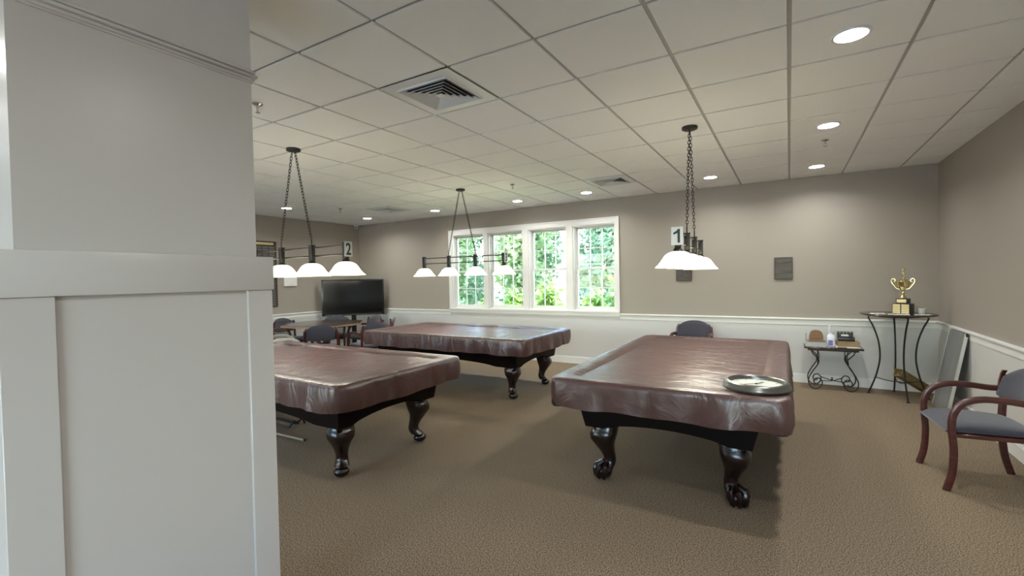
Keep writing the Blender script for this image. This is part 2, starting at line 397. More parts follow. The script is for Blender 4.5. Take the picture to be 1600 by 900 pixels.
def tree(name, label, x, y, h, r, m, seed, nl=5200, size=.19, low=.12):
    rnd = random.Random(seed); t = thing(name, label, 'tree', (x, y, -.25), 0, 'trees outside the windows')
    tr = MB(); pts = spline([(0, 0, 0), (rnd.uniform(-.1, .1), 0, h * .3), (rnd.uniform(-.2, .2), rnd.uniform(-.2, .2), h * .6), (0, 0, h * .9)], 4)
    tr.tube(pts, [lerp(.13, .03, i / (len(pts) - 1)) for i in range(len(pts))], 8)
    cen = []
    for k in range(16):
        a = rnd.uniform(0, 2 * PI); z = lerp(h * low, h * .95, rnd.random()); q = r * (1 - .55 * (z / h)) * rnd.uniform(.3, .85)
        c = (math.cos(a) * q, math.sin(a) * q, z); cen.append((c, (r * .5, r * .5, h * .16)))
        tr.tube(spline([(0, 0, z * .7), (c[0] * .5, c[1] * .5, z * .88), c], 3), [.04, .035, .03, .025, .02, .015, .01], 6)
    tr.build('trunk', m_bark, t)
    lf = MB(); leaves(lf, cen, nl, size, rnd); lf.build('foliage', m, t)
for k, (x, y, h, r, m, nl, lb) in enumerate((
    (-11.3, 13.6, 7.0, 1.35, m_leafy, 5600, 'yellow-green near tree in the leftmost window'),
    (-7.75, 13.9, 7.2, 1.35, m_leafy, 5600, 'yellow-green near tree between second and third windows'),
    (-4.35, 13.4, 5.0, 1.2, m_leafp, 4400, 'pale green small near tree in the rightmost window'),
    (-13.4, 17.6, 8.0, 1.4, m_leafp, 5200, 'pale tree of the middle row, leftmost through the windows'),
    (-9.6, 17.4, 8.5, 1.4, m_leafd, 5200, 'green tree of the middle row seen through the second window'),
    (-5.9, 17.8, 7.6, 1.4, m_leafp, 5200, 'pale green tree of the middle row in the third window'),
    (-16.4, 22.4, 9.0, 1.6, m_leafd, 5200, 'tall far green tree at the left of the windows'),
    (-11.9, 22.0, 9.5, 1.6, m_leafp, 5200, 'tall far pale tree behind the second window'),
    (-7.5, 22.3, 7.6, 1.6, m_leafd, 5200, 'far green tree low behind the rightmost windows'))):
    tree('leafy_tree', lb, x, y, h, r, m, k + 1, nl, .245)
def shrub(x, y, h, r, label, seed, m):
    rnd = random.Random(seed); t = thing('leafy_shrub', label, 'shrub', (x, y, -.25), 0, 'bright shrubs under the windows')
    sm = MB(); cen = []
    for k in range(9):
        a = rnd.uniform(0, 2 * PI); q = r * rnd.uniform(.1, .75); z = h * rnd.uniform(.35, .85)
        cen.append(((math.cos(a) * q, math.sin(a) * q, z), (r * .42, r * .42, h * .26)))
        sm.tube(spline([(0, 0, 0), (math.cos(a) * q * .4, math.sin(a) * q * .4, z * .5), cen[-1][0]], 3), .012, 5)
    sm.build('stem', m_bark, t)
    lf = MB(); leaves(lf, cen, 900, .17, rnd); lf.build('foliage', m, t)
for k, (x, y, h, r, lb, m) in enumerate((
    (-8.50, 9.9, 1.25, .38, 'green shrub low at the left side of the leftmost window', m_leafd),
    (-7.58, 9.9, 1.20, .38, 'pale green shrub low at the right side of the leftmost window', m_leafp),
    (-6.66, 9.9, 1.38, .38, 'lime shrub low at the left side of the second window', m_leafb),
    (-5.74, 9.9, 1.48, .38, 'bright lime shrub between the second and third windows', m_leafb),
    (-4.82, 9.9, 1.66, .38, 'tall bright lime shrub low in the third window', m_leafb),
    (-3.90, 9.9, 1.55, .38, 'lime shrub at the left foot of the rightmost window', m_leafb),
    (-2.98, 9.9, 1.72, .38, 'tall lime shrub at the right foot of the rightmost window', m_leafb))):
    shrub(x, y, h, r, lb, 40 + k, m)

# ================================================================== CEILING FITTINGS
def add_light(name, kind, parent, loc, energy, color=(.985, 1, .965), size=.1, spot=None, rot=None):
    d = bpy.data.lights.new(name, kind); d.energy = energy; d.color = color
    if kind == 'AREA': d.shape = 'DISK'; d.size = size; d.spread = math.radians(150)
    else: d.shadow_soft_size = size
    o = bpy.data.objects.new(name, d); C.objects.link(o); o.parent = parent; o.location = loc
    return o
DL = [(.305, 3.23, 'nearest round ceiling downlight, over the right side of the near pool table'),
      (.31, 5.08, 'second round ceiling downlight from the front, in the right row above the sprinkler'),
      (.302, 6.94, 'round ceiling downlight nearest the back wall in the right row'),
      (-.91, 6.83, 'round ceiling downlight just right of the hanging chains of lamp number one'),
      (-2.72, 6.87, 'round ceiling downlight just left of the ceiling vent near the back wall'),
      (-3.98, 6.89, 'round ceiling downlight above the middle of the windows'),
      (-5.79, 6.88, 'round ceiling downlight left of the windows, near the back wall'),
      (-7.60, 6.84, 'round ceiling downlight in the far left corner above the television'),
      (-7.63, 5.04, 'round ceiling downlight seen behind the chain of lamp number two'),
      (-3.80, -.02, 'highest of the three blurred ceiling lights at the left picture edge'),
      (-5.00, -.25, 'middle of the three blurred ceiling lights at the left picture edge'),
      (-6.15, -.48, 'lowest of the three blurred ceiling lights at the left picture edge')]
dl0 = thing('downlight', DL[0][2], 'ceiling light', (DL[0][0], DL[0][1], ZC), 0, 'round ceiling downlights')
MB().lathe([(.078, -.002), (.078, -.008), (.092, -.008), (.095, -.004), (.095, 0)], n=32).build('trim_ring', m_vent, dl0)
MB().lathe([(1e-6, -.0095), (.06, -.0095), (.078, -.009), (.078, -.003)], n=32).build('lens', m_disc, dl0)
add_light('downlight_beam', 'AREA', dl0, (0, 0, -.014), DOWN_W, size=.14)
for x, y, lb in DL[1:]: dup(dl0, (x, y, ZC), 0, lb)
for x, y in ((.3, 1.38), (.3, -.5), (-5.6, 1.5), (-.9, -2.4), (-4.1, -2.4), (-7.6, 1.5)):  # unseen downlights added to light the front of the room
    o = dup(dl0, (x, y, ZC), 0, 'added unseen ceiling downlight filling the front part of the room, outside the picture')

def vent(i, j, label):
    x, y = GX + (i + .5) * T, GY + (j + .5) * T
    v = thing('ceiling_vent', label, 'vent', (x, y, ZC + .01), 0, 'square ceiling air vents')
    fr = MB(); h = T / 2 - .006; q = .205
    def ring(ro, ri, zo, zi):
        vs = [(sx * ro, sy * ro, zo) for sx, sy in ((-1, -1), (1, -1), (1, 1), (-1, 1))] + [(sx * ri, sy * ri, zi) for sx, sy in ((-1, -1), (1, -1), (1, 1), (-1, 1))]
        vs += [(a, b, c + .003) for a, b, c in vs]
        fs = []
        for k in range(4):
            k2 = (k + 1) % 4
            fs += [(k, k2, 4 + k2, 4 + k), (8 + k, 12 + k, 12 + k2, 8 + k2), (k, 8 + k, 8 + k2, k2), (4 + k, 4 + k2, 12 + k2, 12 + k)]
        return vs, fs
    fr.add(*ring(h, q + .014, -.013, -.013)); fr.add(*ring(q + .014, q + .004, -.013, -.022)); fr.add(*ring(q + .004, q, -.022, -.010))
    fr.build('frame', m_vent, v)
    for k in range(5):
        ro = q - .002 - k * .036; lo = MB(); lo.add(*ring(ro, ro - .026, -.026, -.006)); lo.build('louver', m_vent, v)
    MB().box(-.028, .028, -.028, .028, -.024, -.021).build('centre_plate', m_vent, v)
    MB().box(-q, q, -q, q, .0, .0015).build('duct_opening', m_dark, v)
    return v
vent(-4, -1, 'large white square louvred air vent nearest the camera')
vent(-4, 5, 'white square louvred air vent near the back wall, right of the windows')
vent(-11, 5, 'white square louvred air vent in the far left of the ceiling')
SP = [(-3.36, 2.01, 'dark sprinkler head nearest the white panelled column'), (.316, 5.625, 'sprinkler head between the downlights of the right row'),
      (-3.33, 5.64, 'sprinkler head above the windows'), (-6.97, 5.65, 'sprinkler head in the far left of the ceiling')]
sp0 = thing('fire_sprinkler', SP[0][2], 'sprinkler', (SP[0][0], SP[0][1], ZC), 0, 'pendent fire sprinklers')
MB().lathe([(.036, 0), (.036, -.006), (.022, -.016), (.014, -.018)], n=20).build('escutcheon', m_chrome, sp0)
MB().lathe([(.011, -.012), (.011, -.035), (.006, -.037), (.004, -.058), (.006, -.06)], n=12).tube([(.012, 0, -.034), (.016, 0, -.048), (.006, 0, -.064)], .002, 6).tube([(-.012, 0, -.034), (-.016, 0, -.048), (-.006, 0, -.064)], .002, 6).build('body', m_chrome, sp0)
MB().lathe([(.006, -.063), (.017, -.066), (.017, -.068), (.004, -.069)], n=14).build('deflector', m_chrome, sp0)
for x, y, lb in SP[1:]: dup(sp0, (x, y, ZC), 0, lb)
sc_ = thing('security_camera', 'small white security camera with black lens in the far left ceiling corner', 'camera', (-8.72, 7.50, ZC))
MB().lathe([(.05, 0), (.05, -.02), (.03, -.03)], n=20).build('mount', m_trim, sc_)
MB().ball((0, 0, -.055), (.042, .042, .038)).build('housing', m_trim, sc_)
MB().ball((.022, -.026, -.062), .018).build('lens', m_black, sc_)

# ================================================================== PENDANT LAMPS
SH_X = [-.7275, -.2425, .2425, .7275]
def pendant(name, label, loc, rot, digit):
    p = thing(name, label, 'pendant lamp', loc, rot, 'four-shade billiard lamps')
    MB().lathe([(.066, 0), (.068, -.008), (.066, -.022), (.05, -.030), (.012, -.034)], n=28).tube([(.02, 0, -.03), (.024, 0, -.045), (.03, 0, -.05)], .004, 6).tube([(-.02, 0, -.03), (-.024, 0, -.045), (-.03, 0, -.05)], .004, 6).build('canopy', m_bronze, p)
    zt = -.968
    for s_ in (-1, 1):
        ch = MB(); a = Vector((.028 * s_, 0, -.046)); b = Vector((.2425 * s_, 0, zt + .05)); n = int((b - a).length / .030)
        d = (b - a).normalized()
        for k in range(n):
            c = a + (b - a) * ((k + .5) / n)
            sd_ = Vector((0, 1, 0)) if k % 2 else d.cross(Vector((0, 1, 0))).normalized()
            ring = [c + d * (math.sin(t * 2 * PI / 10) * .0205) + sd_ * (math.cos(t * 2 * PI / 10) * .0105) for t in range(10)]
            ch.tube(ring, .0032, 5, closed=True, upv=d.cross(sd_))
        ch.build('chain', m_bronze, p)
    MB().tube([(-.7275, .0, -.993), (.7275, 0, -.993)], .0080, 8).tube([(-.7275, 0, -1.075), (.7275, 0, -1.075)], .0080, 8).build('bar', m_bronze, p)
    for k, x in enumerate(SH_X):
        po = MB(); 
        if abs(x) < .3: po.tube([(x, 0, zt - .004), (x, 0, zt + .055)], .006, 8)
        po.rbox(x - .022, x + .022, -.022, .022, -1.116, zt, .003, 2); po.rbox(x - .026, x + .026, -.026, .026, zt - .008, zt + .002, .002, 1)
        po.lathe([(.020, -1.114), (.030, -1.122), (.036, -1.135), (.040, -1.142), (.040, -1.150)], (x, 0, 0), 20)
        po.build('post', m_bronze, p)
        prof = [(.038, -1.143), (.055, -1.147), (.075, -1.156), (.095, -1.173), (.112, -1.197), (.128, -1.222), (.148, -1.246), (.172, -1.266),
                (.170, -1.268), (.146, -1.250), (.125, -1.226), (.109, -1.201), (.092, -1.177), (.073, -1.160), (.053, -1.151), (.038, -1.147)]
        n = 36; vs = []; fs = []
        for r, z in prof:
            for i in range(n):
                a = 2 * PI * i / n; q = r * (1 + (.014 * math.cos(6 * a) if r > .14 else 0)); vs.append((x + q * math.cos(a), q * math.sin(a), z))
        for j in range(len(prof) - 1):
            for i in range(n): fs.append((j * n + i, j * n + (i + 1) % n, (j + 1) * n + (i + 1) % n, (j + 1) * n + i))
        sh = MB().add(vs, fs, True).build('glass_shade', m_shade, p)
        bl = MB().ball((x, 0, -1.195), (.028, .028, .034), 14, 8).lathe([(.014, -1.15), (.014, -1.168)], (x, 0, 0), 12).build('bulb', m_bulb, p)
        add_light('bulb_light', 'POINT', bl, (x, 0, -1.232), PEND_W, size=.05)
    sg = MB().rbox(.762, .767, -.0435, .0435, -1.098, -.960, .002, 1).build('number_sign', m_signw, p)
    MB().box(.749, .762, -.01, .01, -1.05, -1.0).build('sign_clip', m_bronze, sg)
    if digit == '1':                                   # bold narrow figure one with a slanting flag
        g1 = [(.004, -.052), (.022, -.052), (.022, .052), (.008, .052), (-.004, .038), (-.026, .026), (-.026, .010), (.004, .022)]
        mb1 = MB(); mb1.prism(g1, 0, .0008, Matrix(((0, 0, 1, .7675), (1, 0, 0, 0), (0, 1, 0, -1.029), (0, 0, 0, 1))))
        do = mb1.build('number', m_ink, sg)
        return p
    cu = bpy.data.curves.new('number', 'FONT'); cu.body = digit; cu.size = .150; cu.align_x = 'CENTER'; cu.extrude = .0008; cu.offset = .0035
    tmp = bpy.data.objects.new('tmp', cu); C.objects.link(tmp); bpy.context.view_layer.update()
    me = bpy.data.meshes.new_from_object(tmp.evaluated_get(bpy.context.evaluated_depsgraph_get())); bpy.data.objects.remove(tmp)
    ys = [v.co.y for v in me.vertices]; xs_ = [v.co.x for v in me.vertices]; my = (min(ys) + max(ys)) / 2; mx_ = (min(xs_) + max(xs_)) / 2
    for v in me.vertices: v.co = Vector((.7675 + v.co.z, (v.co.x - mx_) * .78, (v.co.y - my) - 1.029))
    me.materials.clear(); me.materials.append(m_ink)
    do = bpy.data.objects.new('number', me); C.objects.link(do); do.parent = sg
    return p
pendant('billiard_lamp', 'bronze four-shade billiard lamp with number 1 sign, hanging over the right pool table', (-.757, 4.42, ZC), math.radians(-87.6), '1')
pendant('billiard_lamp', 'bronze four-shade billiard lamp with number 2 sign, partly behind the white column', (-4.21, 2.87, ZC), 0, '2')
pendant('billiard_lamp', 'bronze four-shade billiard lamp hanging in front of the windows', (-4.14, 5.50, ZC), 0, '3')

# ================================================================== POOL TABLES
def rrect(hx, hy, r, n=12, ns=40):
    """points round a rounded rectangle, evenly along the sides, same count each"""
    pts = []
    cs_ = [(hx - r, hy - r, 0), (-hx + r, hy - r, PI / 2), (-hx + r, -hy + r, PI), (hx - r, -hy + r, 1.5 * PI)]
    for k, (cx, cy, a0) in enumerate(cs_):
        for i in range(n + 1):
            a = a0 + (PI / 2) * i / n; pts.append((cx + r * math.cos(a), cy + r * math.sin(a), math.cos(a), math.sin(a)))
        nx = cs_[(k + 1) % 4]; a1 = a0 + PI / 2
        e0 = (cx + r * math.cos(a1), cy + r * math.sin(a1)); e1 = (nx[0] + r * math.cos(a1), nx[1] + r * math.sin(a1))
        m = ns if k % 2 == 0 else ns // 2
        for i in range(1, m):
            t = i / m; pts.append((lerp(e0[0], e1[0], t), lerp(e0[1], e1[1], t), math.cos(a1), math.sin(a1)))
    return pts
def cover_mesh(L, W, H, seed, flare=.012):
    rnd = random.Random(seed); hx, hy = L / 2, W / 2
    ph = [rnd.uniform(0, 6.28) for _ in range(12)]
    base = rrect(hx, hy, .085, 12, 110); n = len(base)
    # arc length
    s = [0]
    for i in range(1, n): s.append(s[-1] + math.hypot(base[i][0] - base[i - 1][0], base[i][1] - base[i - 1][1]))
    per = s[-1] + .02
    pin = [(rnd.uniform(0, per), rnd.uniform(.018, .05), rnd.uniform(-1, 1)) for _ in range(46)]
    def fold(i):
        t = s[i] / per * 2 * PI
        pv = 0
        for c_, w_, a_ in pin:
            dd = abs(s[i] - c_); dd = min(dd, per - dd); pv += a_ * math.exp(-(dd / w_) ** 2) * 1.1
        v = .45 * math.sin(17 * t + ph[0]) + .3 * math.sin(29 * t + ph[1] + math.sin(3 * t)) + .25 * math.sin(43 * t + ph[2]) + .35 * math.sin(7 * t + ph[3])
        return v * .7 + pv
    corner = [max(0, 1 - min(abs(hx - abs(b[0])) , 9) / .30) * max(0, 1 - abs(hy - abs(b[1])) / .30) for b in base]
    rings = []
    # top surface: sunk bed, raised cushion rail, rounded edge, skirt
    def ring(inset, z, amp=0, off=0, wav=0, crn=0):
        R = []
        for i, (x, y, nx, ny) in enumerate(base):
            f = fold(i)
            sx = (abs(x) - inset * 1.0) if abs(x) > inset else 0
            kx = max(hx - inset, .0) / hx; ky = max(hy - inset, .0) / hy
            px, py = x * kx, y * ky
            o = off + amp * f + crn * corner[i]
            zz = z + wav * (.5 * math.sin(s[i] / per * 2 * PI * 9 + ph[4]) + .5 * math.sin(s[i] / per * 2 * PI * 21 + ph[5]) + .4 * f)
            R.append(Vector((px + nx * o, py + ny * o, zz)))
        return R
    for k in range(0, 14):
        t = k / 13; q = lerp(.02, .80, t)
        R = [Vector((b[0] * q, b[1] * q, H - .020)) for b in base]
        for i, v in enumerate(R):
            v.z += .0026 * math.sin(11 * v.x + 5 * v.y + ph[6]) * math.sin(4 * v.y - 3 * v.x + ph[7]) + .0014 * math.sin(31 * v.x - 14 * v.y + ph[8])
        rings.append(R)
    rings.append(ring(.17, H - .018, wav=.0015)); rings.append(ring(.145, H - .010, wav=.002)); rings.append(ring(.12, H - .003, wav=.0015))
    rings.append(ring(.07, H, wav=.0012)); rings.append(ring(.03, H + .000, wav=.0015)); rings.append(ring(.012, H - .004, .001)); rings.append(ring(.002, H - .014, .002))
    for k in range(1, 9):
        t = k / 8
        rings.append(ring(0, lerp(H - .018, H - .205, t), (.002 + .019 * t), flare * t * 1.2 - .006 * t * t, (.009 * t), .020 * t - .034 * t ** 3))
    mb = MB(); mb.loft(rings, True, False); k = len(rings[0]); mb.f.append(tuple(range(k))[::-1]); mb.sm.append(True)
    return mb
def leg_mesh(sx, sy, claw=True):
    mb = MB(); dg = Vector((sx, sy, 0)).normalized() if True else None
    # (z, half width, diagonal offset)
    st_ = [(.415, .088, -.004), (.405, .092, 0), (.39, .088, .004), (.375, .093, .012), (.345, .096, .022), (.31, .090, .026), (.275, .077, .020), (.24, .063, .008),
           (.205, .052, -.008), (.17, .045, -.022), (.14, .044, -.028), (.115, .048, -.020), (.095, .054, -.004), (.08, .056, .010)]
    rings = []
    for z, h, o in st_:
        R = []; e = .62 if z > .3 else .8
        for i in range(20):
            a = 2 * PI * i / 20; c_, s_ = math.cos(a), math.sin(a)
            R.append(Vector((math.copysign(abs(c_) ** e, c_) * h, math.copysign(abs(s_) ** e, s_) * h, z)) + dg * o)
        rings.append(R)
    mb.loft(rings)
    fc = dg * .030
    if claw:
        mb.ball((fc.x, fc.y, .056), (.066, .066, .056), 18, 12)
        for a in (-1.15, -.38, .38, 1.15):
            d = Matrix.Rotation(a, 3, 'Z') @ dg
            b0 = dg * .0
            mb.tube([b0 + d * .030 + Vector((0, 0, .118)), b0 + d * .066 + dg * .012 + Vector((0, 0, .100)), dg * .025 + d * .066 + Vector((0, 0, .062)), dg * .028 + d * .058 + Vector((0, 0, .026)), dg * .03 + d * .044 + Vector((0, 0, .006))],
                    [.020, .023, .021, .018, .009], 8)
        mb.tube([-dg * .03 + Vector((0, 0, .12)), -dg * .032 + Vector((0, 0, .07)), -dg * .022 + Vector((0, 0, .012))], [.022, .019, .010], 8)
    else:
        mb.ball((fc.x, fc.y, .042), (.060, .060, .042), 18, 12)
        mb.ball((dg.x * .055, dg.y * .055, .045), (.035, .035, .034), 14, 10)
    return mb
def pool_table(label, cx, cy, rot, seed, claw, L=2.80, W=1.44, H=.802, fx=1.10, fy=.45):
    t = thing('pool_table', label, 'pool table', (cx, cy, 0), rot, 'covered pool tables')
    # cabinet: tapered body with arched lower edge
    cb = MB(); hx0, hy0, hx1, hy1 = L / 2 - .17, W / 2 - .12, fx + .11, fy + .085
    hx1, hy1 = fx + .105, fy + .10
    def side(p0, p1, q0, q1, n=24):
        """p: top corners, q: bottom corners; outer skin with an arched bottom"""
        out = []
        for i in range(n + 1):
            u = i / n; tp = Vector(p0).lerp(Vector(p1), u); bt = Vector(q0).lerp(Vector(q1), u)
            a = .0 if (u < .13 or u > .87) else math.sin((u - .13) / .74 * PI) ** .6 * .055
            k = (a / (tp.z - bt.z)); b2 = bt.lerp(tp, k); out.append((tp, b2))
        return out
    zt, zb = H - .045, .413
    tc_ = [(-hx0, -hy0, zt), (hx0, -hy0, zt), (hx0, hy0, zt), (-hx0, hy0, zt)]; bc = [(-hx1, -hy1, zb), (hx1, -hy1, zb), (hx1, hy1, zb), (-hx1, hy1, zb)]
    loop_t, loop_b = [], []
    for k in range(4):
        sd_ = side(tc_[k], tc_[(k + 1) % 4], bc[k], bc[(k + 1) % 4])
        loop_t += [a for a, b in sd_[:-1]]; loop_b += [b for a, b in sd_[:-1]]
    inner_b = [Vector((v.x * .93, v.y * .88, v.z)) for v in loop_b]; inner_t = [Vector((v.x * .9, v.y * .84, zb + .14)) for v in loop_b]
    cb.loft([loop_t, loop_b, inner_b, inner_t], False, True)
    cb.build('cabinet', m_cab, t)
    MB().rbox(-L / 2 + .03, L / 2 - .03, -W / 2 + .03, W / 2 - .03, H - .13, H - .03, .02, 2).build('rail_frame', m_cab, t)
    for sx in (-1, 1):
        for sy in (-1, 1):
            pm = leg_mesh(sx, sy, claw); pm.build('leg', m_leg, t, loc=(sx * fx - sx * .02, sy * fy - sy * .02, 0))
            pk = MB().lathe([(.045, 0), (.05, -.08), (.04, -.10), (.012, -.105)], (sx * (L / 2 - .055), sy * (W / 2 - .055), H - .115), 14)
            if claw: pk.build('pocket', m_black, t)
    cover_mesh(L, W, H, seed).build('cover', m_vinyl, t)
    return t
pool_table('pool table with clock on it, under brown vinyl cover, claw feet, right of the picture', -.775, 4.47, math.radians(90.4), 3, True, W=1.55, fx=1.10, fy=.46)
pool_table('covered pool table partly hidden behind the white panelled column', -4.11, 2.86, 0, 11, False, fx=1.07)
pool_table('covered pool table in front of the windows, its top catching the daylight', -4.11, 5.50, 0, 19, False, fx=1.08)

# clock lying on the near table
ck = thing('wall_clock', 'round pewter wall clock lying face up on the near pool table cover', 'clock', (-.185, 3.335, .806))
MB().lathe([(.185, 0), (.197, .004), (.200, .014), (.192, .024), (.190, .036), (.180, .046), (.166, .050), (.158, .044), (.154, .030), (.154, .006), (1e-6, .006), ], n=64).build('rim', m_pewter, ck)
MB().lathe([(1e-6, .024), (.1545, .024), (.1545, .018), (1e-6, .018)], n=48).build('dial', m_face, ck)
MB().box(-.003, .003, -.01, .075, .026, .028, Matrix.Rotation(-.5, 4, 'Z')).box(-.0022, .0022, -.02, .1, .0285, .030, Matrix.Rotation(2.3, 4, 'Z')).lathe([(.006, .024), (.006, .031), (1e-6, .032)], n=12).build('hand', m_black, ck)
tk = MB()
for k in range(12):
    tk.box(-.0015, .0015, .125, .142, .0242, .0250, Matrix.Rotation(k * PI / 6, 4, 'Z'))
tk.build('hour_marks', m_black, ck)

# cue bridge and cue lying under the second table
br = thing('bridge_stick', 'black bridge stick with forked head lying on the floor under the far left pool table', 'bridge stick', (-4.95, 3.04, 0))
MB().tube([(-.45, .02, .018), (.42, -.02, .045)], .016, 8).build('shaft', m_black, br)
MB().tube([(.42, -.09, .012), (.44, -.05, .075), (.44, 0, .05), (.44, .05, .08), (.42, .09, .012)], .012, 8).tube([(.38, -.02, .045), (.46, -.02, .05)], .02, 8).build('head', m_black, br)
cu_ = thing('pool_cue', 'pale wooden pool cue lying on the floor under the left table', 'pool cue', (-4.70, 2.76, .012))
MB().tube([(-.65, -.02, 0), (0, 0, 0), (.66, .02, 0)], [.008, .010, .0115], 10).build('shaft', m_lightwood, cu_)
MB().tube([(.66, .02, 0), (.675, .0205, 0)], .0118, 10).build('bumper', m_black, cu_)

# ================================================================== ARMCHAIRS  (front is +x)
def armchair(label, loc, rot, arm_m=None):
    c = thing('armchair', label, 'chair', loc, rot, 'bentwood armchairs with blue-grey upholstery')
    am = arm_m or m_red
    # seat
    rings = []
    for k in range(13):
        t = k / 12; x = lerp(-.235, .265, t); hw = .235 + .025 * math.sin(t * PI * .5); 
        drop = .045 * max(0, (t - .72) / .28) ** 2; cr_ = .018 * math.sin(PI * min(1, t * 1.05))
        z1 = .452 - drop * .9 + cr_ * .5 + .012 * t; z0 = .405 - .004 + (.012 * max(0, (t - .85) / .15))
        if k in (0, 12): z1 -= .012; z0 += .008; hw -= .012
        R = []
        for i in range(24):
            a = 2 * PI * i / 24; e = .35; cu__, su = math.cos(a), math.sin(a)
            R.append(Vector((x, math.copysign(abs(cu__) ** e, cu__) * hw, (z0 + z1) / 2 + math.copysign(abs(su) ** .6, su) * (z1 - z0) / 2 + cr_ * (.4 if su > 0 else 0) * (1 - cu__ ** 2))))
        rings.append(R)
    MB().loft(rings).build('seat', m_upb, c)
    # backrest: curved, rounded top
    N = 22; fr_, bk = [], []
    mb = MB(); vs = []; fs = []
    rows = 9
    for side_ in (1, -1):
        for r_ in range(rows + 1):
            v = r_ / rows
            for i in range(N + 1):
                u = -1 + 2 * i / N
                top = .835 - .105 * abs(u) ** 2.6; bot = .565 + .030 * abs(u) ** 4
                hw = .252
                z = lerp(bot, top, v); y = u * hw; x = -.235 - .075 * (z - .565) / .27 + .055 * u * u
                ed = min(1, min(v, 1 - v) * 5, (1 - abs(u)) * 9); th = .020 * math.sqrt(max(0, 1 - (1 - ed) ** 2)) + .001
                vs.append((x + side_ * th, y, z))
    K = (rows + 1) * (N + 1)
    for sd_ in (0, 1):
        for r_ in range(rows):
            for i in range(N):
                a = sd_ * K + r_ * (N + 1) + i; fs.append((a, a + 1, a + N + 2, a + N + 1))
    per = [i for i in range(N + 1)] + [r_ * (N + 1) + N for r_ in range(1, rows + 1)] + [rows * (N + 1) + i for i in range(N - 1, -1, -1)] + [r_ * (N + 1) for r_ in range(rows - 1, 0, -1)]
    for i in range(len(per)):
        a, b = per[i], per[(i + 1) % len(per)]; fs.append((a, b, K + b, K + a))
    mb.add(vs, fs, True); mb.build('backrest', m_upb, c)
    for s_ in (-1, 1):
        y = .262 * s_
        arm = spline([(.262, y, 0), (.232, y, .12), (.222, y, .28), (.232, y, .42), (.226, y, .53), (.175, y, .615), (.08, y, .652), (-.04, y, .652), (-.15, y, .640), (-.215, y, .640)], 5)
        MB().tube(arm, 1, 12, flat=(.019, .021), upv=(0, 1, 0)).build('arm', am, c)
        rl = spline([(-.275, y * .96, 0), (-.238, y * .96, .14), (-.222, y * .96, .30), (-.222, y * .96, .45), (-.232, y * .97, .58), (-.248, y * .96, .68), (-.262, y * .93, .74)], 4)
        MB().tube(rl, 1, 12, flat=(.016, .022), upv=(0, 1, 0)).build('rear_leg', m_red, c)
        w_ = MB(); w_.loft([[Vector((-.205 + q[0] - .10 * (zz - .60), s_ * (yy + q[1]), zz)) for q in ((-.012, 0), (.012, 0), (.012, .02), (-.012, .02))] for zz, yy in ((.60, .244), (.64, .242), (.70, .238), (.755, .226), (.785, .205))], False)
        w_.build('back_bracket', m_red, c)
    MB().rbox(-.222, .222, -.250, .250, .372, .402, .006, 1).build('seat_frame', m_red, c)
    return c
ch0 = armchair('reddish wood armchair with blue-grey seat by the right wall, cut by the picture edge', (1.17, 4.585, 0), math.radians(185.4))
def place(label, x, y, ang): return dup(ch0, (x, y, 0), math.radians(ang), label)
place('blue-grey armchair against the back wall, only its back showing above the near pool table', -1.26, 7.30, -90)
place('blue-grey armchair on the left side of the octagonal table, in front of the tall plaque', -8.40, 5.60, 8)
place('blue-grey armchair behind the octagonal table, under the left half of the television', -8.10, 6.32, -52)
place('blue-grey armchair beyond the octagonal table, under the right half of the television', -7.45, 6.58, -100)
place('blue-grey armchair seen edge-on just right of the television', -6.80, 6.34, -134)
place('blue-grey armchair with its back to the camera, nearest in front of the octagonal table', -6.79, 5.06, 140)
place('blue-grey armchair with its back beside the left end of the window-side pool table', -6.36, 5.68, 168)
gch = armchair('blue-grey armchair with a highlight painted into its pale arms, just right of the white column', (-6.60, 4.20, 0), math.radians(64), m_arm_glint)
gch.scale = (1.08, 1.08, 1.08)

# octagonal table
ot = thing('octagonal_table', 'dark octagonal card table with tan edge in the far left corner', 'table', (-7.72, 5.80, 0))
R8 = .76; poly = [(R8 * math.cos(PI / 8 + k * PI / 4), R8 * math.sin(PI / 8 + k * PI / 4)) for k in range(8)]
MB().prism(poly, .715, .745).build('edge_band', m_edge, ot)
MB().prism([(x * .985, y * .985) for x, y in poly], .745, .752).build('top', m_tabw, ot)
MB().prism([(x * .40, y * .40) for x, y in poly], .66, .715).build('apron', m_tabw, ot)
MB().lathe([(.22, 0), (.24, .03), (.20, .06), (.10, .10), (.07, .2), (.11, .32), (.12, .42), (.08, .52), (.16, .66)], n=24).build('pedestal', m_tabw, ot)

# ================================================================== TELEVISION
ang = math.atan2(7.45 - 6.46, -7.80 + 8.65); mx, my = (-8.65 - 7.80) / 2, (6.46 + 7.45) / 2
tv = thing('television', 'large black flat television on a stand across the far left corner', 'television', (mx, my, 0), ang)
Wt = 1.30
MB().rbox(-Wt / 2, Wt / 2, 0, .055, .795, 1.585, .008, 2).build('bezel', m_tvb, tv)
MB().box(-Wt / 2 + .03, Wt / 2 - .03, -.002, 0.0, .86, 1.555).build('screen', m_tvs, tv)
MB().box(-Wt / 2 + .06, Wt / 2 - .06, -.003, 0.0, .815, .822).build('lower_strip', m_pewter, tv)
MB().rbox(-.05, .05, .05, .09, .06, 1.2, .005, 1).rbox(-.45, .45, -.12, .22, 0, .06, .01, 1).build('stand', m_tvb, tv)

